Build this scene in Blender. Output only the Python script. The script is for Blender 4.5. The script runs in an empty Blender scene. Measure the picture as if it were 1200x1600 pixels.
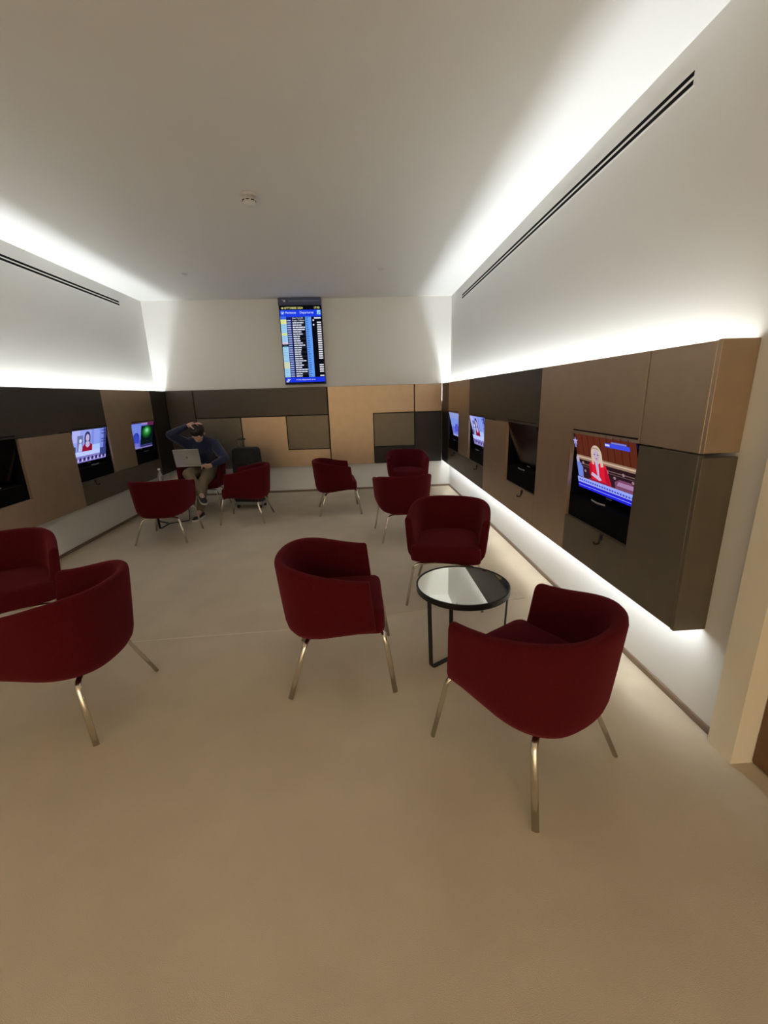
import bpy, bmesh, math, random
from mathutils import Vector, Matrix
random.seed(7)
scene = bpy.context.scene
COL = scene.collection

# ------------------------------------------------------------------ camera
cam_d = bpy.data.cameras.new('camera'); cam = bpy.data.objects.new('camera', cam_d); COL.objects.link(cam)
cam_d.sensor_fit = 'VERTICAL'; cam_d.sensor_height = 36.0; cam_d.sensor_width = 27.0
cam_d.lens = 658.184 * 36.0 / 1600.0
cam_d.clip_start = 0.02
fw = Vector((0.053144, 0.96254533, -0.26586124)); rt = Vector((0.99759069, -0.06306394, -0.02890959)); up = rt.cross(fw)
mw = Matrix((rt, up, -fw)).transposed().to_4x4(); mw.translation = (0, 0, 1.5)
cam.matrix_world = mw
scene.camera = cam
# ------------------------------------------------------------------ world, view
w = bpy.data.worlds.new('world'); scene.world = w; w.use_nodes = True
w.node_tree.nodes['Background'].inputs[0].default_value = (0.02, 0.018, 0.015, 1)
w.node_tree.nodes['Background'].inputs[1].default_value = 1.0
vs = scene.view_settings
scene.display_settings.display_device = 'sRGB'
vs.view_transform = 'Standard'; vs.look = 'None'; vs.gamma = 1.0; vs.use_curve_mapping = False
vs.exposure = 0.26
# lamp powers (the lamps themselves are built further down)
LED_UP = 47.0          # emission of the cove strips above the wall panels
LED_LOW = 42.0         # emission of the strip under the right-hand panels
LED_COL = (0.89, 0.955, 1.0)
DOWN_W = 33.0          # watts of each warm recessed downlight at the entrance end
DOWN_COL = (1.0, 0.84, 0.62)
SCREEN = 0.84           # brightness of the screens

# room (metres)
XL, XR, YB, YF, ZC = -3.08, 1.51, 6.945, -8.0, 2.931
FR, FL, FB = 1.36, -2.918, 6.874       # faces of the wall panels
ZT, ZM, ZN, ZB = 1.668, 1.236, 0.706, 0.452
YE = 1.585                             # where the side panels end

# ------------------------------------------------------------------ helpers
def mat(name, color, rough=0.6, metal=0.0, noise=0.0, nscale=60.0, bump=0.0, bscale=300.0, spec=0.5, sheen=0.0, coat=0.0):
    m = bpy.data.materials.new(name); m.use_nodes = True
    nt = m.node_tree; b = nt.nodes['Principled BSDF']
    b.inputs['Base Color'].default_value = (*color, 1); b.inputs['Roughness'].default_value = rough
    b.inputs['Metallic'].default_value = metal; b.inputs['Specular IOR Level'].default_value = spec
    if sheen:
        b.inputs['Sheen Weight'].default_value = sheen; b.inputs['Sheen Roughness'].default_value = 0.5
    if coat: b.inputs['Coat Weight'].default_value = coat
    if noise or bump:
        tc = nt.nodes.new('ShaderNodeTexCoord')
    if noise:
        n = nt.nodes.new('ShaderNodeTexNoise'); n.inputs['Scale'].default_value = nscale; n.inputs['Detail'].default_value = 6
        r = nt.nodes.new('ShaderNodeMapRange'); r.inputs['From Min'].default_value = 0.3; r.inputs['From Max'].default_value = 0.7
        r.inputs['To Min'].default_value = 1 - noise; r.inputs['To Max'].default_value = 1 + noise
        mx = nt.nodes.new('ShaderNodeVectorMath'); mx.operation = 'SCALE'; mx.inputs[0].default_value = color
        nt.links.new(tc.outputs['Object'], n.inputs['Vector']); nt.links.new(n.outputs['Fac'], r.inputs['Value'])
        nt.links.new(r.outputs['Result'], mx.inputs['Scale']); nt.links.new(mx.outputs['Vector'], b.inputs['Base Color'])
    if bump:
        n2 = nt.nodes.new('ShaderNodeTexNoise'); n2.inputs['Scale'].default_value = bscale; n2.inputs['Detail'].default_value = 3
        bp = nt.nodes.new('ShaderNodeBump'); bp.inputs['Strength'].default_value = bump; bp.inputs['Distance'].default_value = 0.002
        nt.links.new(tc.outputs['Object'], n2.inputs['Vector']); nt.links.new(n2.outputs['Fac'], bp.inputs['Height'])
        nt.links.new(bp.outputs['Normal'], b.inputs['Normal'])
    return m

_em = {}
def emis(color, strength=1.0):
    k = (tuple(round(c, 4) for c in color), round(strength, 3))
    if k not in _em:
        m = bpy.data.materials.new('lit'); m.use_nodes = True; nt = m.node_tree
        nt.nodes.remove(nt.nodes['Principled BSDF'])
        e = nt.nodes.new('ShaderNodeEmission'); e.inputs[0].default_value = (*color, 1); e.inputs[1].default_value = strength
        nt.links.new(e.outputs[0], nt.nodes['Material Output'].inputs[0]); _em[k] = m
    return _em[k]

def srgb(r, g, b):
    f = lambda c: (c/255/12.92) if c/255 <= 0.04045 else ((c/255+0.055)/1.055)**2.4
    return (f(r), f(g), f(b))

def link(name, me, parent=None, loc=None):
    o = bpy.data.objects.new(name, me); COL.objects.link(o)
    if parent is not None: o.parent = parent
    if loc is not None: o.location = loc
    return o
def smooth(me):
    for f in me.polygons: f.use_smooth = True
    return me
def from_bm(name, bm, m, parent=None, sm=False, loc=None):
    me = bpy.data.meshes.new(name); bmesh.ops.recalc_face_normals(bm, faces=bm.faces[:]); bm.to_mesh(me); bm.free()
    for q in (m if isinstance(m, (list, tuple)) else [m]): me.materials.append(q)
    if sm: smooth(me)
    return link(name, me, parent, loc)
def tag(o, label=None, cat=None, group=None, kind=None):
    if label: o['label'] = label
    if cat: o['category'] = cat
    if group: o['group'] = group
    if kind: o['kind'] = kind
    return o
def thing(name, label, cat, loc=(0, 0, 0), rz=0, group=None):
    o = bpy.data.objects.new(name, None); o.empty_display_size = 0.1; COL.objects.link(o)
    o.location = loc; o.rotation_euler = (0, 0, rz)
    return tag(o, label, cat, group)
def add_box(bm, x0, x1, y0, y1, z0, z1, mtx=None):
    v = []
    for x in (x0, x1):
        for y in (y0, y1):
            for z in (z0, z1):
                p = Vector((x, y, z)); v.append(bm.verts.new(mtx @ p if mtx else p))
    for q in ((0, 1, 3, 2), (4, 6, 7, 5), (0, 4, 5, 1), (2, 3, 7, 6), (0, 2, 6, 4), (1, 5, 7, 3)):
        bm.faces.new([v[i] for i in q])
def box(name, x0, x1, y0, y1, z0, z1, m, parent=None, bev=0.0, mtx=None, seg=1):
    bm = bmesh.new(); add_box(bm, x0, x1, y0, y1, z0, z1, mtx)
    if bev: bmesh.ops.bevel(bm, geom=bm.edges[:], offset=bev, segments=seg, affect='EDGES', profile=0.5)
    return from_bm(name, bm, m, parent, sm=False)
def prism(name, pts, frame, depth, m, parent=None, bev=0.0018):
    """polygon pts (u,v) mapped by frame(u,v,d), extruded from d=0 to d=depth"""
    bm = bmesh.new()
    a = [bm.verts.new(frame(u, v, 0.0)) for u, v in pts]; b = [bm.verts.new(frame(u, v, depth)) for u, v in pts]
    bm.faces.new(a); bm.faces.new(b[::-1]); n = len(pts)
    for i in range(n): bm.faces.new((a[i], b[i], b[(i+1) % n], a[(i+1) % n]))
    if bev: bmesh.ops.bevel(bm, geom=bm.edges[:], offset=bev, segments=1, affect='EDGES', profile=0.5)
    return from_bm(name, bm, m, parent)
def add_rings(bm, rings, closed=True, cap=True):
    R = [[bm.verts.new(p) for p in r] for r in rings]; n = len(R[0])
    for a, b in zip(R[:-1], R[1:]):
        for i in range(n if closed else n-1): bm.faces.new((a[i], a[(i+1) % n], b[(i+1) % n], b[i]))
    if cap: bm.faces.new(R[0][::-1]); bm.faces.new(R[-1])
def lathe(bm, prof, seg=32, mtx=None):
    rings = []
    for r, z in prof:
        rings.append([(mtx @ Vector((r*math.cos(2*math.pi*i/seg), r*math.sin(2*math.pi*i/seg), z))) if mtx else
                      Vector((r*math.cos(2*math.pi*i/seg), r*math.sin(2*math.pi*i/seg), z)) for i in range(seg)])
    add_rings(bm, rings)
def sweep(bm, path, wdir, w_, t_, n=8, rect=False):
    """sweep an oval (or rectangular) section; wdir = fixed width direction"""
    path = [Vector(p) for p in path]; wdir = Vector(wdir).normalized(); rings = []
    for i, p in enumerate(path):
        t = (path[min(i+1, len(path)-1)] - path[max(i-1, 0)]).normalized()
        wd = (wdir - t*wdir.dot(t)).normalized(); nd = t.cross(wd)
        if rect: ring = [p + wd*a*w_/2 + nd*b*t_/2 for a, b in ((-1, -1), (1, -1), (1, 1), (-1, 1))]
        else: ring = [p + wd*math.cos(2*math.pi*k/n)*w_/2 + nd*math.sin(2*math.pi*k/n)*t_/2 for k in range(n)]
        rings.append(ring)
    add_rings(bm, rings)
def bend(pts, r, n=5):
    """round the inner corners of a polyline"""
    pts = [Vector(p) for p in pts]; out = [pts[0]]
    for a, b, c in zip(pts[:-2], pts[1:-1], pts[2:]):
        p0 = b + (a-b).normalized()*r; p1 = b + (c-b).normalized()*r
        for k in range(n+1):
            t = k/n; out.append(p0*(1-t)**2 + b*2*t*(1-t) + p1*t*t)
    out.append(pts[-1]); return out
def text(name, s, size, m, mtx, parent, align='LEFT', xs=1.0):
    c = bpy.data.curves.new('txt', 'FONT'); c.body = s; c.size = size; c.align_x = align; c.align_y = 'CENTER'; c.resolution_u = 2
    to = bpy.data.objects.new('txt', c); COL.objects.link(to)
    me = bpy.data.meshes.new_from_object(to.evaluated_get(bpy.context.evaluated_depsgraph_get()))
    bpy.data.objects.remove(to); bpy.data.curves.remove(c)
    me.transform(mtx @ Matrix.Diagonal((xs, 1, 1, 1))); me.materials.clear(); me.materials.append(m); me.name = name
    return link(name, me, parent)
def picture(name, W, H, layers, parent, mtx, step=0.0004):
    """flat picture of coloured polygons in a W x H frame, u right 0..1, v up 0..1"""
    bm = bmesh.new(); mats = []
    for k, (poly, colr, st) in enumerate(layers):
        m = emis(colr, st*SCREEN)
        if m not in mats: mats.append(m)
        f = bm.faces.new([bm.verts.new(mtx @ Vector(((u-.5)*W, (v-.5)*H, step*k))) for u, v in poly]); f.material_index = mats.index(m)
    me = bpy.data.meshes.new(name); bm.to_mesh(me); bm.free()
    for m in mats: me.materials.append(m)
    return link(name, me, parent)
def rect(u0, v0, u1, v1): return [(u0, v0), (u1, v0), (u1, v1), (u0, v1)]
def oval(u, v, a, b, n=18): return [(u+a*math.cos(2*math.pi*i/n), v+b*math.sin(2*math.pi*i/n)) for i in range(n)]

# ------------------------------------------------------------------ materials
M_wall = mat('white_plaster', (0.85, 0.835, 0.795), 0.85, bump=0.05, bscale=120)
M_ceil = mat('ceiling_paint', (0.86, 0.845, 0.81), 0.9)
M_carpet = mat('beige_carpet', (0.61, 0.515, 0.385), 0.95, noise=0.06, nscale=3.0, bump=0.6, bscale=420)
M_seam = mat('carpet_edge', (0.66, 0.58, 0.47), 0.95)
M_tan = mat('bronze_laminate', (0.48, 0.355, 0.24), 0.40, metal=0.7, noise=0.04, nscale=8)
M_dark = mat('dark_brown_laminate', (0.060, 0.048, 0.036), 0.40, metal=0.4, noise=0.06, nscale=8)
M_ebony = mat('near_black_laminate', (0.024, 0.019, 0.015), 0.40, metal=0.3, noise=0.06, nscale=8)
M_olive = mat('olive_grey_laminate', (0.165, 0.138, 0.096), 0.40, metal=0.5, noise=0.05, nscale=8)
M_black = mat('black_void', (0.003, 0.003, 0.003), 0.9, spec=0.1)
M_core = mat('dark_board', (0.02, 0.017, 0.014), 0.8)
M_gloss = mat('gloss_black_plastic', (0.004, 0.004, 0.005), 0.18, spec=0.3)
M_slot = mat('slot_black', (0.006, 0.006, 0.006), 0.9, spec=0.1)
M_base = mat('brown_baseboard', (0.22, 0.15, 0.10), 0.5)
M_red = mat('burgundy_wool', (0.072, 0.0042, 0.0072), 1.0, noise=0.12, nscale=90, bump=0.6, bscale=500, spec=0.08, sheen=0.35)
M_red.node_tree.nodes['Principled BSDF'].inputs['Sheen Tint'].default_value = (0.5, 0.09, 0.11, 1)
M_chrome = mat('satin_chrome', (0.72, 0.68, 0.60), 0.22, metal=1.0)
M_blackmetal = mat('black_metal', (0.008, 0.007, 0.006), 0.4, spec=0.35)
M_mirror = mat('smoked_mirror', (0.80, 0.79, 0.72), 0.02, metal=1.0)
M_white = mat('white_plastic', (0.72, 0.71, 0.67), 0.45)
M_grey = mat('grey_plastic', (0.22, 0.22, 0.22), 0.4)
M_door = mat('brown_door_veneer', (0.17, 0.085, 0.035), 0.5, noise=0.15, nscale=12)
M_frame = mat('cream_frame_paint', (0.88, 0.80, 0.63), 0.6)
M_silver = mat('silver_metal', (0.62, 0.61, 0.58), 0.3, metal=0.9)

# ------------------------------------------------------------------ room shell
T = 0.12
floor = box('floor', XL-T, XR+T+0.3, YF-T, YB+T, -0.1, 0.0, M_carpet); tag(floor, kind='structure')
ceiling = box('ceiling', XL-T, XR+T+0.3, YF-T, YB+T, ZC, ZC+0.1, M_ceil); tag(ceiling, kind='structure')
wall_back = box('wall_back', XL-T, XR+T, YB, YB+T, 0, ZC, M_wall); tag(wall_back, kind='structure')
wall_left = box('wall_left', XL-T, XL, YF, YB, 0, ZC, M_wall); tag(wall_left, kind='structure')
wall_front = box('wall_front', XL-T, XR+T+.3, YF-T, YF, 0, ZC, M_wall); tag(wall_front, kind='structure')
DY0, DY1, DZ = 0.36, 1.318, 2.15      # door opening in the right wall
bm = bmesh.new()
add_box(bm, XR, XR+T, DY1, YB, 0, ZC); add_box(bm, XR, XR+T, YF, DY0, 0, ZC); add_box(bm, XR, XR+T, DY0, DY1, DZ, ZC)
wall_right = from_bm('wall_right', bm, M_wall); tag(wall_right, kind='structure')
# seam where two carpet widths meet
bm = bmesh.new()
sweep(bm, [(-1.75, 2.515, .001), (-1.3, 2.535, .002), (-.57, 2.56, .002), (-.1, 2.62, .002), (.25, 2.685, .003), (.6, 2.752, .003), (.85, 2.79, .002), (1.2, 2.83, .001)], (0, 1, 0), 0.009, 0.004, rect=True)
from_bm('carpet_seam', bm, M_seam, floor)
# baseboards
def baseboard(name, x0, x1, y0, y1):
    o = box(name, x0, x1, y0, y1, 0, 0.032, M_base, bev=0.002); return tag(o, kind='structure')
baseboard('baseboard_right', XR-.014, XR, 1.425, YB-.014)
baseboard('baseboard_left', XL, XL+.014, YF, YB-.014)
baseboard('baseboard_back', XL, XR, YB-.014, YB)
# door in the right wall
door = box('door_1', XR+.045, XR+.085, DY0+.016, DY1-.016, 0.008, DZ-.016, M_door, bev=0.003); tag(door, kind='structure')
bm = bmesh.new(); lathe(bm, [(.026, 0), (.026, .008), (.010, .010), (.010, .05)], 16, Matrix.Translation((XR+.045, .46, 1.0)) @ Matrix.Rotation(-math.pi/2, 4, 'Y'))
sweep(bm, [(XR-.008, .46, 1.0), (XR-.008, .58, 1.0)], (0, 0, 1), .018, .014)
from_bm('door_handle', bm, M_silver, door, True)
bm = bmesh.new()
add_box(bm, XR-.044, XR+.095, DY1-.014, DY1-.001, 0, DZ); add_box(bm, XR-.044, XR-.001, DY1-.001, DY1+.106, 0, DZ+.10)
add_box(bm, XR-.044, XR+.095, DY0+.001, DY0+.014, 0, DZ); add_box(bm, XR-.044, XR-.001, DY0-.10, DY0+.001, 0, DZ+.10); add_box(bm, XR-.044, XR-.001, DY0, DY1, DZ, DZ+.10); add_box(bm, XR-.044, XR+.095, DY0+.014, DY1-.014, DZ-.014, DZ-.001)
from_bm('door_frame', bm, M_frame, door)

# ------------------------------------------------------------------ wall panels
G = 0.0035
def shrink(pts, g):
    """inset an axis-aligned (counter-clockwise) polygon by g"""
    n = len(pts); out = []
    for i in range(n):
        p, c, q = pts[i-1], pts[i], pts[(i+1) % n]
        def nrm(a, b):
            dx, dy = b[0]-a[0], b[1]-a[1]; L = math.hypot(dx, dy); return (-dy/L, dx/L)
        n1, n2 = nrm(p, c), nrm(c, q); out.append((c[0]+g*(n1[0]+n2[0]), c[1]+g*(n1[1]+n2[1])))
    return out
def ccw(pts):
    a = sum(pts[i-1][0]*pts[i][1]-pts[i][0]*pts[i-1][1] for i in range(len(pts)))
    return pts if a > 0 else pts[::-1]
def R4(a, b, c, d): return [(a, c), (b, c), (b, d), (a, d)]
PT = 0.024
def side_panels(tname, sx):
    face = FR if sx > 0 else FL
    wx = XR if sx > 0 else XL
    fr = lambda u, v, d: Vector((face + sx*d, u, v))
    yb = FB
    xa, xb = sorted((face + sx*(PT+.001), wx - sx*.0005))
    wall = tag(box(tname, xa, xb, YE+.024, YB-.001, 1.388, 1.398, M_wall), kind='structure')   # the shelf that carries the panelling and the cove light
    L = [
        (R4(6.39, yb, ZB, ZT), M_ebony),
        ([(5.20, ZN), (5.735, ZN), (5.735, ZM), (6.39, ZM), (6.39, ZT), (5.20, ZT)], M_tan),
        (R4(4.545, 6.39, ZB, ZN), M_olive),
        (R4(3.155, 5.20, ZM, ZT), M_dark),
        ([(3.155, ZB), (4.545, ZB), (4.545, ZM), (3.845, ZM), (3.845, ZN), (3.155, ZN)], M_tan),
        ([(2.64, ZB), (3.155, ZB), (3.155, ZT), (1.98, ZT), (1.98, ZM), (2.64, ZM)], M_tan),
        (R4(YE+.018, 1.98, ZM, ZT), M_tan),
        ([(YE+.018, ZB), (2.64, ZB), (2.64, ZN), (1.98, ZN), (1.98, ZM), (YE+.018, ZM)], M_olive),
    ]
    for pts, m in L: prism('panel', shrink(ccw(pts), G), fr, PT, m, wall)
    # end cheeks of the panelling
    for z0, z1, m in ((ZB, ZM-.012, M_olive), (ZM+.006, ZT, M_tan)):
        xa, xb = sorted((face, wx - sx*.001))
        box('end_panel', xa, xb, YE, YE+.020, z0, z1, m, wall, bev=.0012)
    # boards behind the panels: added light-stop lip, shelf with the lamp channel, underside
    xa, xb = sorted((face + sx*(PT+.001), face + sx*(PT+.009)))
    box('lip_light_stop', xa, xb, YE+.024, yb, 1.40, ZT-.006, M_wall, wall)  # unseen board added to keep seams from glowing, white to scatter the cove light
    xa, xb = sorted((face + sx*(PT+.001), wx))
    box('underside_board', xa, xb, YE+.024, yb, ZB+.056, ZB+.064, M_wall, wall)
    # niches for the televisions
    if sx < 0: box('corner_light_stop', FL-.03, FL-.001, FB-.015, YB-.002, ZB+.01, ZT-.004, M_core, wall)  # unseen dark post, added to block cove light leaking through the corner gap
    for y0, y1 in ((5.735, 6.39), (4.545, 5.20), (3.165, 3.845), (1.98, 2.64)):
        if sx < 0 and y0 < 3: pass
        bm = bmesh.new(); D = 0.125
        x0, x1 = sorted((face + sx*PT, face + sx*D)); xc0, xc1 = sorted((face + sx*(D-.006), face + sx*D))
        add_box(bm, xc0, xc1, y0, y1, ZN, ZM)
        add_box(bm, x0, x1, y0-.002, y0+.004, ZN, ZM); add_box(bm, x0, x1, y1-.004, y1+.002, ZN, ZM)
        add_box(bm, x0, x1, y0, y1, ZN-.002, ZN+.004); add_box(bm, x0, x1, y0, y1, ZM-.004, ZM+.002)
        from_bm('niche', bm, M_black, wall)
side_panels('trim_1', 1); side_panels('trim_2', -1)
frb = lambda u, v, d: Vector((u, FB + d, v))
ZBB = 0.428
BP = [
    (R4(FL, -2.503, ZBB, ZT), M_dark), (R4(-2.503, -.456, 1.238, ZT), M_dark),
    (R4(-2.503, -1.824, ZBB, 1.238), M_olive),
    ([(-1.824, ZBB), (-.449, ZBB), (-.456, ZN), (-1.12, ZN), (-1.12, 1.238), (-1.824, 1.238)], M_tan),
    (R4(-1.12, -.456, ZN, 1.238), M_olive),
    ([(-.452, ZBB), (.255, ZBB), (.255, ZM), (.916, ZM), (.916, ZT), (-.452, ZT)], M_tan),
    (R4(.255, .916, ZN, ZM), M_olive), (R4(.255, .916, ZBB, ZN), M_ebony),
    (R4(.916, FR, ZM, ZT), M_tan), (R4(.916, FR, ZBB, ZM), M_ebony),
]
trim_back = tag(box('trim_3', FL, FR, FB+PT+.001, YB-.0005, ZBB+.01, ZT-.004, M_core), kind='structure')   # backing board of the back panelling
for i, (pts, m) in enumerate(BP): prism('panel', shrink(ccw(pts), 0.0075), frb, PT, m, trim_back)

# ------------------------------------------------------------------ LED strips (real lamps in the coves)
def led(x0, x1, y0, y1, z0, z1, strength, label):
    o = box('led_strip', x0, x1, y0, y1, z0, z1, emis(LED_COL, strength)); return tag(o, label, 'led light', 'linear cove lights')
led(XR-.075, XR-.022, YE+.05, YB-.03, 1.400, 1.408, LED_UP, 'cool white light strip above the wall panels that end beside the door')
led(XL+.022, XL+.075, YE+.05, YB-.03, 1.400, 1.408, LED_UP, 'cool white light strip above the wall panels behind the water bottle')
led(FR+PT+.003, FR+PT+.016, YE+.03, FB-.02, ZB+.046, ZB+.054, LED_LOW, 'cool white light strip under the wall panels washing the low wall')

# ------------------------------------------------------------------ recessed downlights at the entrance end
def downlight(x, y):
    t = thing('downlight', 'round recessed warm downlight in the ceiling of the entrance end', 'ceiling light', (x, y, ZC), group='warm downlights at the entrance')
    bm = bmesh.new(); lathe(bm, [(.055, -.001), (.07, -.001), (.07, -.006), (.055, -.006), (.055, -.001)], 32); from_bm('trim_ring', bm, M_white, t, True)
    bm = bmesh.new(); lathe(bm, [(.05, -.001), (.05, -.003)], 24); from_bm('lens', bm, emis(DOWN_COL, 6.0), t)
    ld = bpy.data.lights.new('lamp', 'AREA'); ld.shape = 'DISK'; ld.size = .1; ld.energy = DOWN_W; ld.color = DOWN_COL
    lo = bpy.data.objects.new('lamp', ld); COL.objects.link(lo); lo.parent = t; lo.location = (0, 0, -.012)
for x in (-2.1, -0.8, 0.5):
    for y in (-6.8, -5.0): downlight(x, y)

# ------------------------------------------------------------------ slot diffusers and ceiling fittings
def diffuser(sx, y0, y1, label):
    wx = XR if sx > 0 else XL
    t = thing('slot_diffuser', label, 'air vent', (wx, (y0+y1)/2, 2.78), group='linear slot diffusers')
    h = (y1-y0)/2
    def bar(name, za, zb, d0, d1, m, y0=-h, y1=h):
        xa, xb = sorted((-sx*d0, -sx*d1)); box(name, xa, xb, y0, y1, za, zb, m, t)
    bar('frame', .0265, .034, 0, .002, M_wall); bar('frame', -.006, .006, 0, .002, M_wall); bar('frame', -.034, -.0265, 0, .002, M_wall)
    bar('frame', -.034, .034, 0, .002, M_wall, -h-.008, -h); bar('frame', -.034, .034, 0, .002, M_wall, h, h+.008)
    bar('slot', .006, .0265, .0, .0012, M_slot); bar('slot', -.0265, -.006, .0, .0012, M_slot)
diffuser(1, 2.15, 6.28, 'long slot diffuser with two black slots above the wall with the lit low strip')
diffuser(-1, 2.15, 6.32, 'long slot diffuser with two black slots above the green-picture television')
t = thing('smoke_detector', 'round white smoke detector on the ceiling', 'smoke detector', (-.713, 3.592, ZC))
bm = bmesh.new(); lathe(bm, [(.001, 0), (.058, 0), (.058, -.012), (.052, -.016), (.001, -.016)], 32); from_bm('base', bm, M_white, t, True)
bm = bmesh.new(); lathe(bm, [(.001, -.016), (.034, -.016), (.034, -.026), (.048, -.032), (.046, -.052), (.036, -.066), (.018, -.072), (.001, -.072)], 32); h = from_bm('sensor_head', bm, M_white, t, True)
for k in range(8):
    a = k*math.pi/4; mt = Matrix.Rotation(a, 4, 'Z'); box('vent_slit', .038, .0478, -.012, .012, -.050, -.044, M_slot, h, mtx=mt)
for x, y, l in ((-1.924, 5.587, 'small flush ceiling sprinkler above the black suitcase and the seated person'), (.351, 5.492, 'small flush ceiling sprinkler above the chairs by the lit low wall')):
    t = thing('sprinkler', l, 'sprinkler', (x, y, ZC))
    bm = bmesh.new(); lathe(bm, [(.001, 0), (.036, 0), (.036, -.004), (.001, -.005)], 24); from_bm('cover_plate', bm, M_white, t)
    bm = bmesh.new(); lathe(bm, [(.001, -.005), (.014, -.005), (.012, -.014), (.001, -.014)], 16); from_bm('nozzle', bm, M_white, t)

# ------------------------------------------------------------------ televisions
S = lambda r, g, b: srgb(r, g, b)
def pic_parliament():
    L = [(rect(0, 0, 1, 1), S(92, 40, 26), 1)]
    for i in range(9): L.append((rect(i*.11+.02, .5, i*.11+.035, 1), S(70, 28, 20), 1))
    L += [(rect(0, .36, 1, .56), S(40, 22, 26), 1), (rect(0, .52, 1, .60), S(150, 120, 100), 1), (rect(0, .555, 1, .575), S(205, 180, 160), 1),
          (rect(0, .44, 1, .455), S(120, 95, 90), 1), (rect(0, .40, 1, .415), S(90, 70, 75), 1), (rect(0, .2, 1, .38), S(48, 26, 36), 1)]
    for u, v in ((.12, .47), (.55, .42), (.66, .36), (.8, .45), (.93, .37), (.15, .33)): L.append((oval(u, v, .02, .025, 10), S(150, 120, 130), 1))
    L += [([(0, .2), (.10, .2), (.11, .38), (.06, .48), (0, .50)], S(110, 130, 215), 1), (oval(.03, .52, .03, .06), S(180, 165, 190), 1)]
    # chair back at the right, woman in a red jacket
    L += [([(.66, .12), (.97, .12), (.97, .30), (.90, .36), (.74, .36), (.66, .30)], S(120, 70, 100), 1), ([(.69, .25), (.95, .25), (.93, .32), (.72, .32)], S(165, 125, 165), 1)]
    L += [([(.29, .1), (.57, .1), (.60, .22), (.55, .50), (.50, .58), (.33, .58), (.26, .50), (.25, .30)], S(215, 28, 52), 1),
          (oval(.405, .68, .095, .155), S(205, 185, 165), 1), ([(.31, .50), (.35, .50), (.34, .68), (.31, .66)], S(200, 180, 160), 1), ([(.46, .48), (.51, .50), (.50, .66), (.46, .68)], S(205, 185, 165), 1),
          (oval(.405, .665, .052, .10), S(190, 168, 190), 1), (oval(.375, .68, .016, .012, 8), S(110, 95, 130), 1), (oval(.432, .68, .016, .012, 8), S(110, 95, 130), 1), (oval(.405, .615, .020, .009, 8), S(165, 90, 110), 1), ([(.325, .72), (.36, .80), (.45, .80), (.49, .72), (.46, .765), (.40, .775), (.35, .765)], S(170, 145, 125), 1), ([(.26, .50), (.30, .50), (.315, .30), (.28, .24), (.25, .32)], S(175, 18, 40), 1), ([(.53, .50), (.57, .44), (.60, .22), (.57, .12), (.52, .30)], S(178, 18, 42), 1), ([(.375, .56), (.435, .56), (.425, .30), (.405, .22)], S(185, 175, 215), 1),
          ([(.28, .30), (.42, .24), (.46, .26), (.44, .30), (.30, .36)], S(200, 180, 215), 1)]
    L += [([(.23, .2), (.60, .2), (.60, .235), (.23, .235)], S(150, 30, 60), 1), (rect(0, .10, 1, .20), S(150, 165, 245), 1), (rect(0, 0, 1, .095), S(35, 35, 215), 1), (rect(0, .045, 1, .055), S(150, 160, 250), 1)]
    for i in range(22): L.append((rect(.03+i*.043, .135, .03+i*.043+.028, .168), S(70, 80, 190), 1))
    L += [(rect(.62, .865, .98, .93), S(60, 75, 225), 1), (rect(.62, .885, .69, .915), S(205, 205, 245), 1), (rect(.72, .935, .94, .96), S(120, 125, 215), 1)]
    # small star-shaped emblem in the corner
    st = []
    for i in range(10): a = math.pi/2+i*math.pi/5; r = (.075, .03)[i % 2]; st.append((.085+r*math.cos(a)*.75, .87+r*math.sin(a)))
    L += [(st, S(165, 160, 225), 1), (rect(.07, .76, .10, .83), S(130, 125, 205), 1)]
    return L
def pic_news():
    L = [(rect(0, 0, 1, 1), S(150, 160, 235), 1), (rect(0, .62, .22, 1), S(175, 178, 242), 1), (rect(.55, .3, .95, 1), S(120, 140, 225), 1), (rect(.62, .3, .80, 1), S(140, 155, 235), 1),
         (rect(.14, .35, .30, .82), S(105, 115, 165), 1), (oval(.23, .66, .035, .06), S(215, 215, 240), 1), ([(.17, .35), (.29, .35), (.27, .58), (.19, .58)], S(185, 190, 235), 1),
         (rect(0, .30, .10, .50), S(60, 70, 105), 1), (rect(.92, .0, 1, 1), S(65, 70, 140), 1)]
    for v in (.80, .62, .54, .90): L.append((rect(.84, v, .99, v+.022), S(30, 32, 90), 1))
    L += [(oval(.42, .76, .085, .17), S(50, 52, 105), 1), ([(.34, .52), (.50, .52), (.51, .76), (.33, .76)], S(58, 60, 112), 1), (oval(.42, .735, .052, .115), S(190, 175, 215), 1),
          ([(.26, .32), (.58, .32), (.57, .50), (.50, .56), (.34, .56), (.28, .48)], S(140, 18, 50), 1), ([(.37, .62), (.47, .62), (.49, .50), (.42, .43), (.36, .50)], S(190, 175, 220), 1),
          (rect(.56, .30, .80, .50), S(170, 195, 250), 1), (rect(0, .20, .80, .33), S(185, 200, 252), 1), (rect(0, 0, 1, .20), S(130, 120, 195), 1), (rect(.80, .12, 1, .36), S(55, 65, 130), 1)]
    for i in range(8): L.append((oval(.10+i*.115, .10, .035, .055, 10), S(45, 42, 95), 1)); L.append((oval(.155+i*.115, .07, .02, .05, 8), S(190, 180, 235), 1))
    return L
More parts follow.
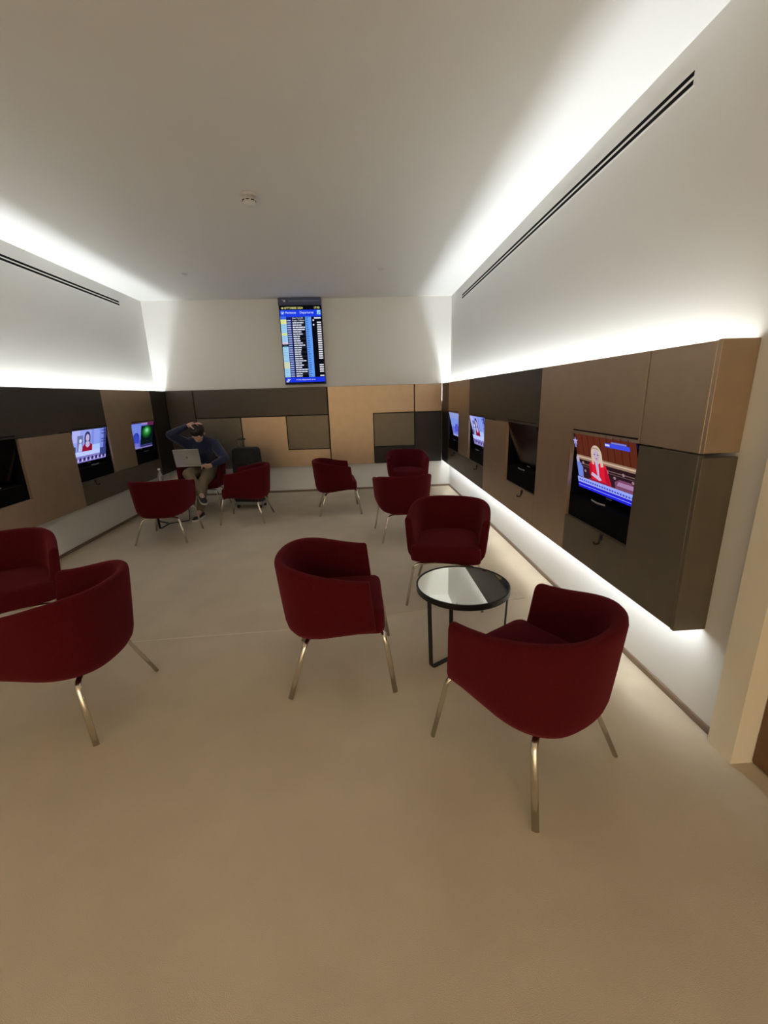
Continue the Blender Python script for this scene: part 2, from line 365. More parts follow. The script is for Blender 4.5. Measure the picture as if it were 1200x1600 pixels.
def pic_blue():
    L = [(rect(0, 0, 1, 1), S(125, 145, 225), 1), (rect(0, .75, 1, 1), S(140, 155, 215), 1), (rect(0, .1, 1, .4), S(105, 115, 215), 1), (rect(0, 0, 1, .08), S(150, 150, 205), 1)]
    for u, v, a, b in ((.55, .38, .18, .14), (.4, .30, .10, .10), (.62, .48, .10, .08)): L.append((oval(u, v, a, b), S(80, 85, 205), 1))
    for u, v in ((.35, .35), (.5, .22), (.75, .42), (.3, .22), (.6, .3)): L.append((oval(u, v, .03, .03, 8), S(45, 45, 130), 1))
    return L
def pic_green():
    L = [(rect(0, 0, 1, 1), S(80, 95, 190), 1), (rect(0, .35, .42, .95), S(112, 132, 220), 1), (oval(.22, .40, .15, .23), S(50, 62, 170), 1), (oval(.20, .30, .16, .2), S(55, 70, 185), 1), (oval(.23, .15, .14, .08), S(110, 110, 200), 1),
         (rect(.42, .90, .72, .985), S(150, 130, 190), 1), (rect(.70, .86, 1, 1), S(95, 35, 75), 1), (rect(.42, .12, 1, .86), S(10, 22, 25), 1)]
    for k, c in enumerate(((14, 55, 25), (25, 90, 35), (40, 125, 50), (70, 160, 85), (120, 205, 160))):
        s = 1-k*.18; L.append((oval(.68, .62+k*.015, .24*s, .25*s), S(*c), 1))
    L += [(rect(0, .0, 1, .05), S(125, 115, 185), 1), (rect(.42, .05, 1, .11), S(40, 34, 75), 1), (rect(0, .05, .4, .075), S(150, 145, 210), 1)]
    return L
def television(sx, y0, y1, pic, label, group=None, hook=True):
    face = FR if sx > 0 else FL
    yc = (y0+y1)/2
    t = thing('television', label, 'television', (face + sx*.119, yc, ZN+.0045), group=group)
    # local frame: origin at the niche floor by its back; u along the wall as the viewer sees it, n out of the wall
    U = Vector((0, -sx, 0)); N = Vector((-sx, 0, 0)); Z = Vector((0, 0, 1))
    W, H, D = 0.640, 0.405, 0.030
    tilt = math.radians(13)
    V = Z*math.cos(tilt) + N*math.sin(tilt); NN = U.cross(V)          # screen up and screen normal
    C = Z*(.160) + N*(.030)                                              # bottom edge of the set
    ctr = C + V*(H/2) + NN*0.0
    mtx = Matrix((U, V, NN)).transposed().to_4x4(); mtx.translation = ctr
    bm = bmesh.new(); add_box(bm, -W/2, W/2, -H/2, H/2, -D, 0, mtx); bmesh.ops.bevel(bm, geom=bm.edges[:], offset=.004, segments=2, affect='EDGES', profile=.5)
    from_bm('casing', bm, M_gloss, t)
    sm_ = mtx @ Matrix.Translation((0, .006, .0006))
    if pic:
        picture('screen', W-.034, H-.048, pic(), t, sm_)
    else:
        bm = bmesh.new(); add_box(bm, -(W-.034)/2, (W-.034)/2, -(H-.048)/2, (H-.048)/2, -.0004, .0006, sm_); from_bm('screen', bm, M_gloss, t)
    bm = bmesh.new(); add_box(bm, -.028, .028, -H/2+.004, -H/2+.012, 0, .0015, mtx); from_bm('maker_badge', bm, M_silver, t)
    # lower black unit under the set
    mt2 = Matrix((U, Z, N)).transposed().to_4x4(); mt2 = Matrix((( U.x, Z.x, N.x, 0), (U.y, Z.y, N.y, 0), (U.z, Z.z, N.z, 0), (0, 0, 0, 1)))
    bm = bmesh.new(); add_box(bm, -W/2, W/2, 0, .135, .003, .100, mt2); bmesh.ops.bevel(bm, geom=bm.edges[:], offset=.004, segments=1, affect='EDGES', profile=.5)
    from_bm('media_box', bm, M_black, t)
    bm = bmesh.new(); sweep(bm, [mt2 @ Vector(q) for q in ((-.07, .150, .095), (0, .147, .101), (.07, .150, .095))], mt2.to_3x3() @ Vector((0, 1, 0)), .010, .006); from_bm('bracket', bm, M_silver if pic else M_grey, t)
    if hook:
        hk = thing('headphone_hook', 'small black hook under ' + hook, 'hook', (face, yc-.11, ZN-.035), group='hooks under the televisions')
        bm = bmesh.new(); add_box(bm, *sorted((0, -sx*.006)), -.011, .011, .0, .030); from_bm('plate', bm, M_blackmetal, hk)
        bm = bmesh.new(); p = [Vector((-sx*.008, 0, .024)), Vector((-sx*.012, 0, -.024)), Vector((-sx*.040, 0, -.026)), Vector((-sx*.044, 0, -.010))]
        sweep(bm, bend(p, .008, 4), (0, 1, 0), .014, .010); from_bm('peg', bm, M_blackmetal, hk, True)
    return t
television(1, 1.98, 2.64, pic_parliament, 'lit television showing a fair-haired woman in a red jacket before wood panelling', hook='the television of the woman before wood panelling')
television(1, 3.165, 3.845, None, 'dark switched-off television between two lit ones, above the lit low wall strip', hook='the dark television, above the lit low wall strip')
television(1, 4.545, 5.20, pic_news, 'lit television with a newsreader in red, above the lit low wall strip', hook='the newsreader television, above the lit low wall strip')
television(1, 5.735, 6.39, pic_blue, 'lit television showing a plain pale blue picture beside the back wall', hook='the plain pale blue television')
television(-1, 3.165, 3.845, None, 'dark switched-off television on the wall without a low light strip', hook='the dark television on the wall without a low strip')
television(-1, 4.545, 5.20, pic_news, 'lit television with a newsreader in red, on the wall without a low light strip', hook='the newsreader television on the wall without a low strip')
television(-1, 5.735, 6.39, pic_green, 'lit television with a blue strip and green glowing picture beside the seated person', hook=None)

# ------------------------------------------------------------------ departures board
def board():
    k = (FB-.005)/YB
    x0, x1, z0, z1 = -1.097*k, -.464*k, 1.705, 2.824
    yf = YB-.075
    t = thing('departures_board', 'tall blue airport departures screen hanging on the white back wall', 'display', ((x0+x1)/2, YB, z0))
    W, H = x1-x0, z1-z0; cx = (x0+x1)/2
    box('casing', -W/2, W/2, -.075, -.012, 0, H, M_gloss, t, bev=.004)
    box('wall_mount', -W*.3, W*.3, -.012, -.001, .2, H-.2, M_blackmetal, t)
    hd = box('header_sign', -W/2-.004, W/2, -.085, -.010, H+.001, ZC-z0-.006, mat('header_grey_blue', srgb(72, 82, 112), 0.4), t, bev=.002)
    mt = Matrix(((1, 0, 0, 0), (0, 0, -1, -.0752), (0, 1, 0, H/2), (0, 0, 0, 1)))
    iw, ih = W-.022, H-.026
    blue, dk, lb, cy, wh, yl = S(30, 62, 225), S(22, 24, 34), S(98, 155, 240), S(165, 215, 250), S(225, 232, 255), S(235, 240, 150)
    L = [(rect(0, 0, 1, 1), S(10, 10, 20), 1), (rect(0, .868, 1, .955), blue, 1), (rect(0, .02, 1, .085), S(28, 55, 225), 1),
         (rect(.02, .895, .10, .945), S(70, 110, 240), 1), (rect(.90, .895, .985, .948), S(150, 205, 240), 1), ([(.92, .905), (.97, .935), (.975, .93), (.935, .90)], S(40, 90, 130), 1)]
    plane = lambda u, v, s: [(u-.035*s, v-.006*s), (u-.01*s, v), (u-.025*s, v+.010*s), (u-.015*s, v+.011*s), (u+.012*s, v+.003*s), (u+.035*s, v+.010*s), (u+.04*s, v+.006*s), (u+.015*s, v-.004*s), (u+.01*s, v-.014*s), (u+.004*s, v-.014*s), (u+.002*s, v-.007*s)]
    L += [(plane(.06, .918, 1), wh, 1), (plane(.08, .055, 1.3), wh, 1), (rect(.02, .024, .08, .036), wh, 1)]
    nrow = 27; top, bot = .866, .088; rh = (top-bot)/nrow
    wc = [.34, .36, .38, .30, .42, .40, .28, .32, .22, .21, .23, .30, .38, .25, .24, .22, .22, .24, .26, .38, .23, .28, .23, .42, .40, .22, .21]
    L += [(rect(.0, .868, .14, .873), lb, 1), (rect(.60, .088, .75, .868), lb, 1)]
    for r in range(nrow):
        v1 = top-r*rh; v0 = v1-rh
        if r % 2: L.append((rect(.14, v0, .60, v1), S(28, 28, 34), 1))
        c = yl if r in (1, 2, 7) else (S(220, 228, 190) if r in (20, 21, 22) else (S(225, 205, 225) if r == 11 else cy))
        if r == 0: c = S(60, 100, 235)
        if r != 12: L.append((rect(.0, v0+.002, .14, v1), c, 1))
        if r not in (0,): L.append((rect(.025, v0+rh*.42, .115, v0+rh*.56), S(90, 130, 150), 1))
        L.append((rect(.14, v0, .265, v1), S(24, 34, 110), 1))
        if r: L.append((rect(.155, v0+rh*.27, .245, v0+rh*.75), S(165, 180, 225), 1))
        if r > 1:
            u = .285
            while u < .28+wc[r]*.72:
                e = min(u+random.uniform(.05, .12), .285+wc[r]*.72); L.append((rect(u, v0+rh*.25, e, v0+rh*.78), S(215, 222, 245), 1)); u = e+.008
        L.append((rect(.615, v0+rh*.3, .615+random.uniform(.045, .085), v0+rh*.7), S(55, 100, 165), 1))
        if r in (1, 3): L.append((oval(.80, v0+rh*.5, .02, rh*.4, 8), wh, 1))
        if r not in (1, 19, 20, 25) and r > 0: L.append((rect(.885, v0+rh*.2, .985, v0+rh*.78), S(225, 225, 235), 1))
        if r == 0: L.append((rect(.82, v0+rh*.2, .985, v0+rh*.75), wh, 1))
    sc = picture('screen', iw, ih, L, t, mt, step=0.00002)
    def tx(s, u, v, size, c, al='LEFT', xs=1.0):
        text('lettering', s, size, emis(c, SCREEN), mt @ Matrix.Translation(((u-.5)*iw, (v-.5)*ih, .006)), sc, al, xs)
    tx('18 OTTOBRE 2024', .03, .977, .040, S(250, 250, 150)); tx('17:05', .975, .977, .040, S(250, 250, 150), 'RIGHT')
    tx('Partenze', .135, .92, .044, wh); tx('Departures', .48, .92, .044, wh)
    tx('New York JFK', .285, top-rh*.5, .028, wh); tx('Reggio Calabria', .285, top-rh*1.5, .028, wh)
    tx('in the departure area', .27, .055, .034, wh); 
    # emblem and lettering strip of the unlit header (lettering too blurred to read)
    hm = emis(S(150, 158, 185), .8)
    bm = bmesh.new()
    for pl in ([(-.26, .075), (-.225, .062), (-.215, .072), (-.205, .05), (-.23, .035), (-.235, .055)],):
        bm.faces.new([bm.verts.new((u, -.0856, H+.005+v)) for u, v in pl])
    from_bm('emblem', bm, M_white, hd)
    u = -.16
    bm = bmesh.new()
    while u < W/2-.03:
        e = u+random.choice((.014, .02, .026)); add_box(bm, u, e, -.0858, -.085, H+.048, H+.066); u = e+.007
    from_bm('blurred_lettering', bm, mat('header_letters', srgb(120, 130, 160), .5), hd)
board()

# ------------------------------------------------------------------ tub chairs
def chair_meshes():
    A, B_, YC, YFR, EX = .312, .315, -.02, .135, 2.35
    def outline(kx, off, nb=28):
        pts = []
        a, b = A*kx, B_*kx
        ns = 5
        for i in range(ns): pts.append((-a, YFR+(YC-YFR)*i/ns))
        for i in range(nb+1):
            th = math.pi + math.pi*i/nb; c, s = math.cos(th), math.sin(th)
            pts.append((a*math.copysign(abs(c)**(2/EX), c), YC + b*math.copysign(abs(s)**(2/EX), s)))
        for i in range(ns-1, -1, -1): pts.append((a, YFR+(YC-YFR)*i/ns))
        # inward normals
        out = []
        for i, p in enumerate(pts):
            q, r = pts[max(i-1, 0)], pts[min(i+1, len(pts)-1)]
            dx, dy = r[0]-q[0], r[1]-q[1]; L = math.hypot(dx, dy)
            out.append((p[0]-dy/L*off, p[1]+dx/L*off))
        return out
    def ztop(y):
        s = min(max((.17-y)/.46, 0), 1); s = s*s*(3-2*s); return .640+.068*s
    def zbot(y):
        s = min(max((.135-y)/.44, 0), 1); return .328-.044*s
    # (inward offset, height law)
    prof = [(.11, ('b', .004)), (.055, ('b', .004)), (.022, ('b', .020)), (.005, ('b', .050)), (.0, ('b', .085)), (.0, ('f', .35)), (.0, ('f', .6)), (.0, ('f', .82)), (.0, ('t', -.028)), (.004, ('t', -.011)), (.014, ('t', -.002)),
            (.027, ('t', 0.0)), (.040, ('t', -.004)), (.049, ('t', -.014)), (.053, ('t', -.032)), (.055, ('f', .75)), (.058, ('f', .5)), (.062, ('f', .3)), (.070, ('b', .075)), (.11, ('b', .045))]
    n = len(outline(1, 0)); rings = []
    base = outline(1, 0)
    grid = []
    for off, (kind, val) in prof:
        row = []
        for i in range(n):
            zt = ztop(base[i][1]); z0 = zbot(base[i][1])
            z = z0+val if kind == 'b' else (zt+val if kind == 't' else z0+(zt-z0)*val)
            v = min(max((z-z0)/(.72-z0), 0), 1.05); k = .865+.135*v**.8
            row.append((k, off, z, v))
        cache = {}
        pr = []
        for i in range(n):
            k, o_, z, v = row[i]
            key = round(k, 5)
            if key not in cache: cache[key] = outline(k, o_)
            x, y = cache[key][i]
            if y > YC: y += .036*(1-v)*(y-YC)/(YFR-YC)
            pr.append(Vector((x, y, z)))
        grid.append(pr)
    rings = [[grid[j][i] for j in range(len(prof))] for i in range(n)]
    # rounded arm fronts
    def cap(r, d):
        c = sum(r, Vector())/len(r); out = []
        for s, dy in ((.97, .006), (.90, .012), (.78, .016)):
            out.append([Vector((c.x+(p.x-c.x)*(1-(1-s)*1.6), p.y+dy, c.z+(p.z-c.z)*(1-(1-s)*.28))) for p in r])
        return out
    rings = cap(rings[0], 1)[::-1] + rings + cap(rings[-1], 1)
    bm = bmesh.new(); add_rings(bm, rings); bmesh.ops.recalc_face_normals(bm, faces=bm.faces[:])
    shell = bpy.data.meshes.new('shell'); bm.to_mesh(shell); bm.free(); smooth(shell); shell.materials.append(M_red)
    # seat cushion
    def seat_outline(s, dz_front=0):
        pts = []
        a, b, yf, rc = .250*s, .262*s, .232, .055
        nb = 24
        for i in range(nb+1):
            th = math.pi + math.pi*i/nb; c, q = math.cos(th), math.sin(th)
            pts.append((a*math.copysign(abs(c)**.84, c), -.02+b*math.copysign(abs(q)**.84, q)))
        for i in range(7):
            t = i/6*math.pi/2; pts.append((a-rc+rc*math.cos(t), yf-rc*.6+rc*.6*math.sin(t)))
        for i in range(7):
            t = math.pi/2+i/6*math.pi/2; pts.append((-a+rc+rc*math.cos(t), yf-rc*.6+rc*.6*math.sin(t)))
        return pts
    rings = []
    for s, z in ((.80, .330), (.94, .331), (.985, .338), (1, .355), (1, .40), (.995, .425), (.975, .440), (.94, .448), (.80, .453), (.5, .457), (.15, .459)):
        o = seat_outline(1); rings.append([Vector((x*s, (y-0.0)*s + 0.0, z)) for x, y in o])
    bm = bmesh.new(); add_rings(bm, rings); bmesh.ops.recalc_face_normals(bm, faces=bm.faces[:])
    seat = bpy.data.meshes.new('seat'); bm.to_mesh(seat); bm.free(); smooth(seat); seat.materials.append(M_red)
    legs = []
    for sy in (1, -1):
        for sx in (-1, 1):
            if sy > 0: p = [(0, .150, .317), (sx*.222, .228, .317), (sx*.272, .272, .003)]
            else: p = [(0, -.120, .274), (sx*.190, -.185, .274), (sx*.272, -.272, .003)]
            bm = bmesh.new(); pp = bend(p, .045, 6)
            out = Vector((sx*.7, sy*.7, 0))
            # width direction is square to the leg's own splay plane
            d = Vector(p[1])-Vector(p[0]); wd = Vector((-d.y, d.x, 0)).normalized()
            sweep(bm, pp, wd, .028, .019, n=12)
            bmesh.ops.recalc_face_normals(bm, faces=bm.faces[:])
            me = bpy.data.meshes.new('leg'); bm.to_mesh(me); bm.free(); smooth(me); me.materials.append(M_chrome); legs.append(me)
    return shell, seat, legs
SHELL, SEAT, LEGS = chair_meshes()
def chair(x, y, hx, hy, label):
    t = thing('tub_chair', label, 'armchair', (x, y, 0), math.atan2(-hx, hy), 'burgundy tub chairs')
    link('backrest', SHELL, t); link('seat', SEAT, t)
    for l in LEGS: link('leg', l, t)
    return t
chair(.652, 1.475, -.52, .85, 'burgundy tub chair with its back turned, between the mirrored table and the door')
chair(-.137, 2.145, 1, .0, 'burgundy tub chair in side view on open carpet, facing the mirrored black table')
chair(.644, 2.983, -.30, -.95, 'burgundy tub chair behind the mirrored black table with its seat showing')
chair(.45, 4.475, -.10, .995, 'burgundy tub chair with its back turned, facing the chair by the back wall')
chair(.695, 6.10, .03, -1, 'burgundy tub chair with its seat showing, by the back wall and lit strip')
chair(-.296, 5.611, .995, .10, 'burgundy tub chair in side view standing alone below the departures board')
chair(-1.479, 5.405, -.998, .02, 'burgundy tub chair standing in front of the black suitcase')
chair(-2.205, 4.765, -.03, 1, 'burgundy tub chair with its back turned, in front of the water bottle')
chair(-2.22, 6.06, .05, -1, 'burgundy tub chair in which the person with the laptop sits')
chair(-1.51, 1.935, -1, .05, 'burgundy tub chair on open carpet, turned towards the chair below the dark television')
chair(-2.245, 2.56, .58, -.81, 'burgundy tub chair with its seat showing, on the side without a low light strip')

# ------------------------------------------------------------------ round side tables
def table(x, y, a0, label):
    t = thing('side_table', label, 'side table', (x, y, 0), group='round side tables')
    H = .455
    bm = bmesh.new(); lathe(bm, [(.252, H-.006), (.262, H-.006+.006), (.264, H-.002), (.264, H-.030), (.261, H-.034), (.001, H-.034), (.001, H-.008), (.250, H-.008)], 64)
    bm.free(); bm = bmesh.new()
    prof = [(.254, H-.004), (.256, H), (.262, H), (.264, H-.003), (.264, H-.031), (.261, H-.034), (.20, H-.034), (.20, H-.020), (.254, H-.010)]
    seg = 64; rings = [[Vector((r*math.cos(2*math.pi*i/seg), r*math.sin(2*math.pi*i/seg), z)) for r, z in prof] for i in range(seg+1)]
    add_rings(bm, rings, cap=False); bmesh.ops.remove_doubles(bm, verts=bm.verts[:], dist=1e-5); o = from_bm('rim', bm, M_blackmetal, t)
    bm = bmesh.new(); lathe(bm, [(.2535, H-.012), (.2535, H-.004)], 64); from_bm('mirror_top', bm, M_mirror, t)
    for k in range(3):
        a = math.radians(a0+120*k); d = Vector((math.cos(a), math.sin(a), 0)); tg = Vector((-math.sin(a), math.cos(a), 0))
        bm = bmesh.new()
        p = bend([d*.0+Vector((0, 0, .0055)), d*.238+Vector((0, 0, .0055)), d*.252+Vector((0, 0, H-.03))], .028, 6)
        sweep(bm, p, tg, .024, .009, rect=True)
        from_bm('leg', bm, M_blackmetal, t)
    return t
table(.557, 2.180, 212, 'round mirror-topped black table with nothing on it, between three burgundy chairs')
table(-2.455, 5.325, 146, 'round mirror-topped black table holding the water bottle')

# ------------------------------------------------------------------ water bottle
M_pet = mat('clear_plastic', (.92, .95, .95), .05); M_pet.node_tree.nodes['Principled BSDF'].inputs['Transmission Weight'].default_value = .8
t = thing('water_bottle', 'clear plastic water bottle standing on the small round table', 'bottle', (-2.50, 5.38, .452))
bm = bmesh.new(); lathe(bm, [(.001, .004), (.026, 0), (.031, .006), (.032, .03), (.030, .06), (.032, .09), (.032, .15), (.030, .17), (.016, .205), (.0125, .215), (.0125, .235), (.001, .235)], 24); from_bm('body', bm, M_pet, t, True)
bm = bmesh.new(); lathe(bm, [(.001, .255), (.0145, .253), (.0145, .234), (.001, .234)], 20); from_bm('cap', bm, M_white, t)

# ------------------------------------------------------------------ suitcase
M_case = mat('black_nylon', (.005, .0055, .005), .8, bump=.4, bscale=500)
t = thing('suitcase', 'black upright trolley suitcase with telescopic handle behind a burgundy chair', 'suitcase', (-1.580, 6.04, 0), math.radians(-12))
def rbox(name, x, y, z0, z1, kx, m, parent, bev=.03):
    bm = bmesh.new(); add_box(bm, -x, x, -y, y, z0, z1)
    for v in bm.verts:
        if v.co.z > (z0+z1)/2: v.co.x *= kx; v.co.y *= (1+kx)/2
    bmesh.ops.bevel(bm, geom=bm.edges[:], offset=bev, segments=4, affect='EDGES', profile=.5)
    return from_bm(name, bm, m, parent, True)
rbox('body', .215, .125, .085, .86, .80, M_case, t, .045)
o = rbox('front_pocket', .17, .02, .17, .60, .86, M_case, t, .018); o.location = (0, -.125, 0)
rbox('base_tray', .205, .120, .055, .105, 1.0, M_grey, t, .012)
bm = bmesh.new(); sweep(bm, bend([(-.09, -.135, .63), (-.06, -.155, .66), (.06, -.155, .66), (.09, -.135, .63)], .02), (0, 0, 1), .02, .01); from_bm('carry_handle', bm, M_case, t, True)
for sx in (-1, 1):
    bm = bmesh.new(); sweep(bm, [(-.075+sx*.045, .05, .82), (-.075+sx*.045, .05, .965)], (1, 0, 0), .011, .008); from_bm('handle_tube', bm, M_grey, t, True)
    for sy in (-1, 1):
        bm = bmesh.new(); lathe(bm, [(.001, -.012), (.026, -.012), (.028, -.006), (.028, .006), (.026, .012), (.001, .012)], 20, Matrix.Translation((sx*.165, sy*.085, .029)) @ Matrix.Rotation(math.pi/2, 4, 'Y')); from_bm('wheel', bm, M_blackmetal, t, True)
bm = bmesh.new(); add_box(bm, -.135, -.015, .038, .062, .96, .982); bmesh.ops.bevel(bm, geom=bm.edges[:], offset=.008, segments=3, affect='EDGES', profile=.5); from_bm('grip', bm, M_blackmetal, t, True)

# ------------------------------------------------------------------ seated person
M_skin = mat('skin', (.52, .31, .22), .55); M_hair = mat('dark_hair', (.018, .012, .009), .6, bump=.6, bscale=160)
M_navy = mat('navy_knit', (.010, .015, .050), .9, bump=.5, bscale=420, sheen=.2); M_khaki = mat('khaki_cotton', (.20, .155, .095), .9, bump=.3, bscale=500)
M_shoe = mat('dark_leather', (.018, .012, .010), .5); M_sole = mat('white_rubber', (.70, .68, .63), .6)
def ball(bm, c, r, seg=14, sc=(1, 1, 1), rot=None):
    mt = Matrix.Translation(c) @ (rot.to_4x4() if rot else Matrix.Identity(4)) @ Matrix.Diagonal((r*sc[0], r*sc[1], r*sc[2], 1))
    bmesh.ops.create_uvsphere(bm, u_segments=seg, v_segments=max(8, seg-4), radius=1, matrix=mt)
def capsule(bm, a, b, ra, rb, n=14, steps=5):
    a, b = Vector(a), Vector(b)
    for i in range(steps+1):
        t_ = i/steps; ball(bm, a.lerp(b, t_), ra+(rb-ra)*t_, n)
    ax = (b-a).normalized(); side = ax.orthogonal().normalized(); o2 = ax.cross(side); rings = []
    for i in range(3):
        t_ = i/2; c = a.lerp(b, t_); r = ra+(rb-ra)*t_; rings.append([c+side*math.cos(2*math.pi*k/n)*r+o2*math.sin(2*math.pi*k/n)*r for k in range(n)])
    add_rings(bm, rings)
def chain(bm, pts, steps=5):
    for (a, ra), (b, rb) in zip(pts[:-1], pts[1:]): capsule(bm, a, b, ra, rb, steps=steps)
P0 = Vector((-2.20, 5.80, 0))
def fused(name, bm, m, parent, vox=.008, it=4):
    bmesh.ops.translate(bm, verts=bm.verts[:], vec=-P0)
    o = from_bm(name, bm, m, parent, True)
    md = o.modifiers.new('fuse', 'REMESH'); md.mode = 'VOXEL'; md.voxel_size = vox; md.use_smooth_shade = True
    s = o.modifiers.new('soft', 'SMOOTH'); s.factor = .5; s.iterations = it
    return o
J = dict(pel=(-2.20, 6.16, .57), bel=(-2.195, 6.13, .70), che=(-2.175, 6.04, .86), nb=(-2.16, 5.965, .985), hd=(-2.145, 5.865, 1.085),
         rs=(-2.345, 5.99, .935), re=(-2.475, 5.80, 1.085), rw=(-2.235, 5.83, 1.195), ls=(-1.985, 5.99, .925), le=(-1.825, 5.86, .740), lw=(-1.965, 5.715, .672),
         rh=(-2.285, 6.10, .555), rk=(-2.272, 5.672, .575), ra=(-2.105, 5.548, .345), lh=(-2.11, 6.10, .545), lk=(-2.09, 5.655, .455), la=(-2.145, 5.575, .10))
V3 = lambda k: Vector(J[k])
person = None
bm = bmesh.new()
chain(bm, [(J['pel'], .135), (J['bel'], .125), (J['che'], .135), (J['nb'], .075)]); chain(bm, [(J['nb'], .055), (J['hd'], .055)])
chain(bm, [(J['rs'], .055), (J['re'], .040), (J['rw'], .026)]); chain(bm, [(J['ls'], .055), (J['le'], .040), (J['lw'], .027)])
chain(bm, [(J['rs'], .06), (J['che'], .10), (J['ls'], .06)])
chain(bm, [(J['rh'], .075), (J['rk'], .053), (J['ra'], .036)]); chain(bm, [(J['lh'], .075), (J['lk'], .053), (J['la'], .036)])
# head, bowed forward and turned down to the laptop
tilt = Matrix.Rotation(math.radians(38), 3, 'X')       # local -Y is the face
hd = V3('hd')
H_ = lambda x, y, z: hd + tilt @ Vector((x, y, z))
ball(bm, H_(0, .012, .025), .088, 18, (.90, 1.08, 1.05), tilt); ball(bm, H_(0, -.028, -.045), .062, 16, (.92, .95, 1.15), tilt)
ball(bm, H_(0, -.050, -.085), .030, 12, (1.0, .8, .8), tilt); capsule(bm, H_(0, -.090, .005), H_(0, -.108, -.035), .010, .015, 10); ball(bm, H_(0, -.075, -.066), .021, 10, (1.2, .7, .5), tilt)
for s in (-1, 1):
    ball(bm, H_(s*.082, .012, -.01), .030, 10, (.35, .7, 1.0), tilt); ball(bm, H_(s*.034, -.072, .008), .020, 10, (1.2, .7, .8), tilt)
# right hand spread on the crown, left hand closed at the laptop corner
rw = V3('rw'); crown = Vector((-2.135, 5.86, 1.205))
capsule(bm, rw, (-2.185, 5.835, 1.208), .028, .032)
for k, (dx, dy, dz) in enumerate(((.085, -.050, -.016), (.102, -.018, -.006), (.100, .014, -.004), (.085, .044, -.010))):
    a = Vector((-2.185+.018, 5.835+(k-1.5)*.020, 1.212)); m1 = a+Vector((dx*.5, dy*.5, .012)); e = a+Vector((dx, dy, dz))
    capsule(bm, a, m1, .011, .010, 8, 3); capsule(bm, m1, e, .010, .008, 8, 3)
a = Vector((-2.20, 5.805, 1.198)); capsule(bm, a, a+Vector((.025, -.045, -.020)), .013, .011, 8, 3); capsule(bm, a+Vector((.025, -.045, -.020)), a+Vector((.055, -.058, -.040)), .011, .009, 8, 3)
lw = V3('lw'); capsule(bm, lw, (-2.020, 5.675, .668), .028, .033)
for k in range(4):
    a = Vector((-2.028-.008*k, 5.652+.016*k, .672)); b = a+Vector((-.036+.003*k, -.012, .004)); c = b+Vector((-.008, -.006, -.030)); 
    capsule(bm, a, b, .0115, .0105, 8, 3); capsule(bm, b, c, .0105, .009, 8, 3)
a = Vector((-1.995, 5.655, .685)); capsule(bm, a, a+Vector((-.030, -.022, .012)), .013, .011, 8, 3); capsule(bm, a+Vector((-.030, -.022, .012)), a+Vector((-.058, -.022, .004)), .011, .009, 8, 3)
# ankles run into the shoes
for s, q in (('ra', Vector((-2.055, 5.475, .285))), ('la', Vector((-2.155, 5.47, .045)))): capsule(bm, J[s], q, .034, .028)
person = fused('person', bm, M_skin, None, .006, 3); person.location = P0
tag(person, 'person in navy sweater and khaki trousers bent over a laptop, hand on head', 'person')
# clothing and hair
bm = bmesh.new()
chain(bm, [((-2.20, 6.15, .585), .152), (J['bel'], .148), (J['che'], .158), (J['nb'], .088)])
chain(bm, [(J['rs'], .076), (J['re'], .057), (V3('re').lerp(V3('rw'), .86), .040)]); chain(bm, [(J['ls'], .076), (J['le'], .058), (V3('le').lerp(V3('lw'), .90), .041)])
chain(bm, [(J['rs'], .078), (J['che'], .125), (J['ls'], .078)]); chain(bm, [(J['rs'], .075), (J['nb'], .082), (J['ls'], .075)])
fused('sweater', bm, M_navy, person, .009)
bm = bmesh.new()
chain(bm, [((-2.24, 6.15, .555), .128), ((-2.15, 6.15, .555), .128)])
chain(bm, [(J['rh'], .098), (J['rk'], .070), (V3('rk').lerp(V3('ra'), 1.05), .050)]); chain(bm, [(J['lh'], .098), (J['lk'], .070), (V3('lk').lerp(V3('la'), .98), .052)])
fused('trousers', bm, M_khaki, person, .009)
bm = bmesh.new()
ball(bm, H_(0, .022, .036), .099, 18, (.92, 1.08, 1.02), tilt); ball(bm, H_(0, .060, -.02), .075, 14, (1.05, .8, 1.1), tilt)
for s in (-1, 1): ball(bm, H_(s*.070, .015, .03), .035, 10, (.6, 1.3, 1.2), tilt)
ball(bm, H_(0, -.055, .090), .050, 12, (1.3, .8, .55), tilt)
fused('hair', bm, M_hair, person, .008, 2)
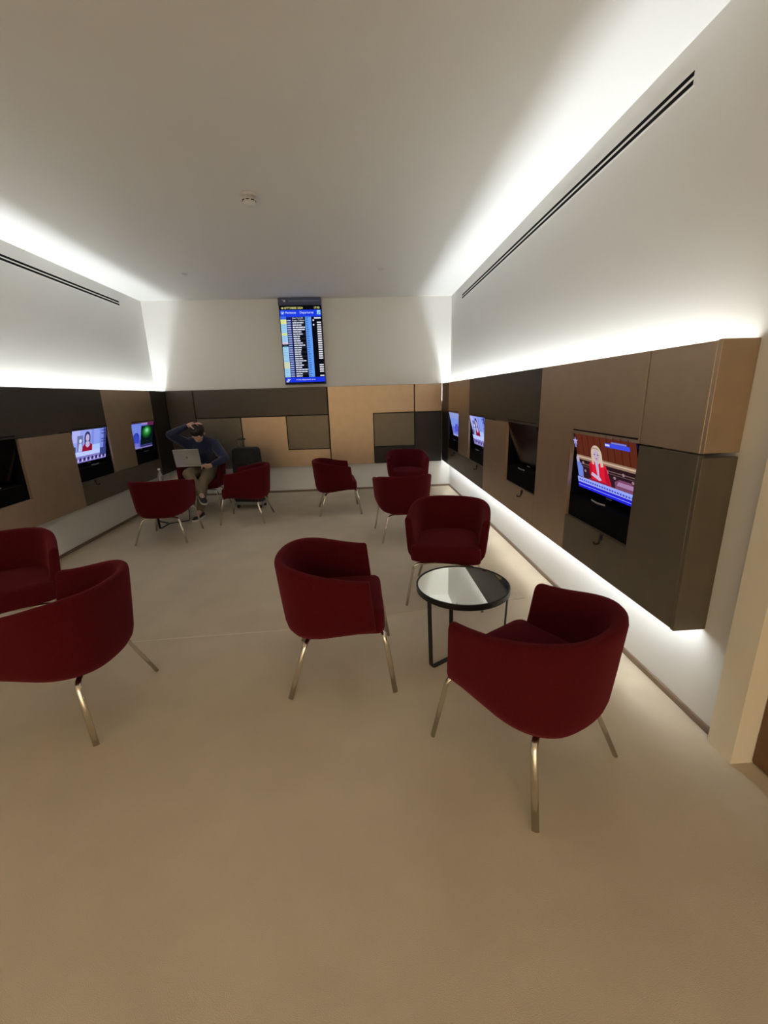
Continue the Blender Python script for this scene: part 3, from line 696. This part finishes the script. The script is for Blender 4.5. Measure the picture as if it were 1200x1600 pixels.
def shoe(heel, toe, upv):
    heel, toe = Vector(heel), Vector(toe); f = (toe-heel); L = f.length; f.normalize(); u_ = Vector(upv); u_ = (u_-f*u_.dot(f)).normalized(); s_ = f.cross(u_)
    fr = lambda a, b, c: heel + f*a*L + s_*b + u_*c
    bm = bmesh.new()
    st = [(-.05, .026, .075), (.0, .034, .082), (.2, .037, .080), (.35, .038, .070), (.55, .042, .056), (.8, .043, .046), (.95, .034, .038), (1.03, .018, .030)]
    rings = [[fr(a, w_*math.cos(q), .022+max(0, h_-.022)*max(0, math.sin(q))**.8 if math.sin(q) > 0 else .022) for q in [2*math.pi*k/16 for k in range(16)]] for a, w_, h_ in st]
    add_rings(bm, rings); bmesh.ops.translate(bm, verts=bm.verts[:], vec=-P0); sh = from_bm('shoe', bm, M_shoe, person, True)
    bm = bmesh.new(); rings = []
    for zz, g in ((0, .98), (.004, 1.04), (.018, 1.06), (.024, 1.02)):
        o = [(a, w_*g) for a, w_, _ in st]; rings.append([fr(a, w_, zz) for a, w_ in o]+[fr(a, -w_, zz) for a, w_ in o[::-1]])
    add_rings(bm, rings); bmesh.ops.translate(bm, verts=bm.verts[:], vec=-P0); from_bm('sole', bm, M_sole, sh, False)
shoe((-2.125, 5.590, .285), (-2.005, 5.395, .215), (0.10, -.25, 1)); shoe((-2.135, 5.610, .0), (-2.165, 5.365, .0), (0, 0, 1))

# ------------------------------------------------------------------ laptop on the lap
t = thing('laptop', 'open silver laptop resting on the lap of the seated person', 'laptop', (-2.285, 5.775, .664), math.radians(2))
box('base', -.165, .165, .0, .200, -.008, .008, M_silver, t, bev=.003)
box('keyboard', -.14, .14, .02, .12, .008, .0095, M_blackmetal, t)
lm = Matrix.Translation((0, 0, .010)) @ Matrix.Rotation(math.radians(12), 4, 'X')
lid = box('lid', -.165, .165, -.007, .0, 0, .225, M_silver, t, bev=.003, mtx=lm)
box('display', -.155, .155, .0, .001, .012, .215, emis(S(70, 80, 100), .3), lid, mtx=lm)
bm = bmesh.new(); lathe(bm, [(.001, 0), (.014, 0), (.014, .001), (.001, .001)], 16, lm @ Matrix.Translation((0, -.0072, .115)) @ Matrix.Rotation(math.pi/2, 4, 'X')); from_bm('lid_badge', bm, M_grey, lid)
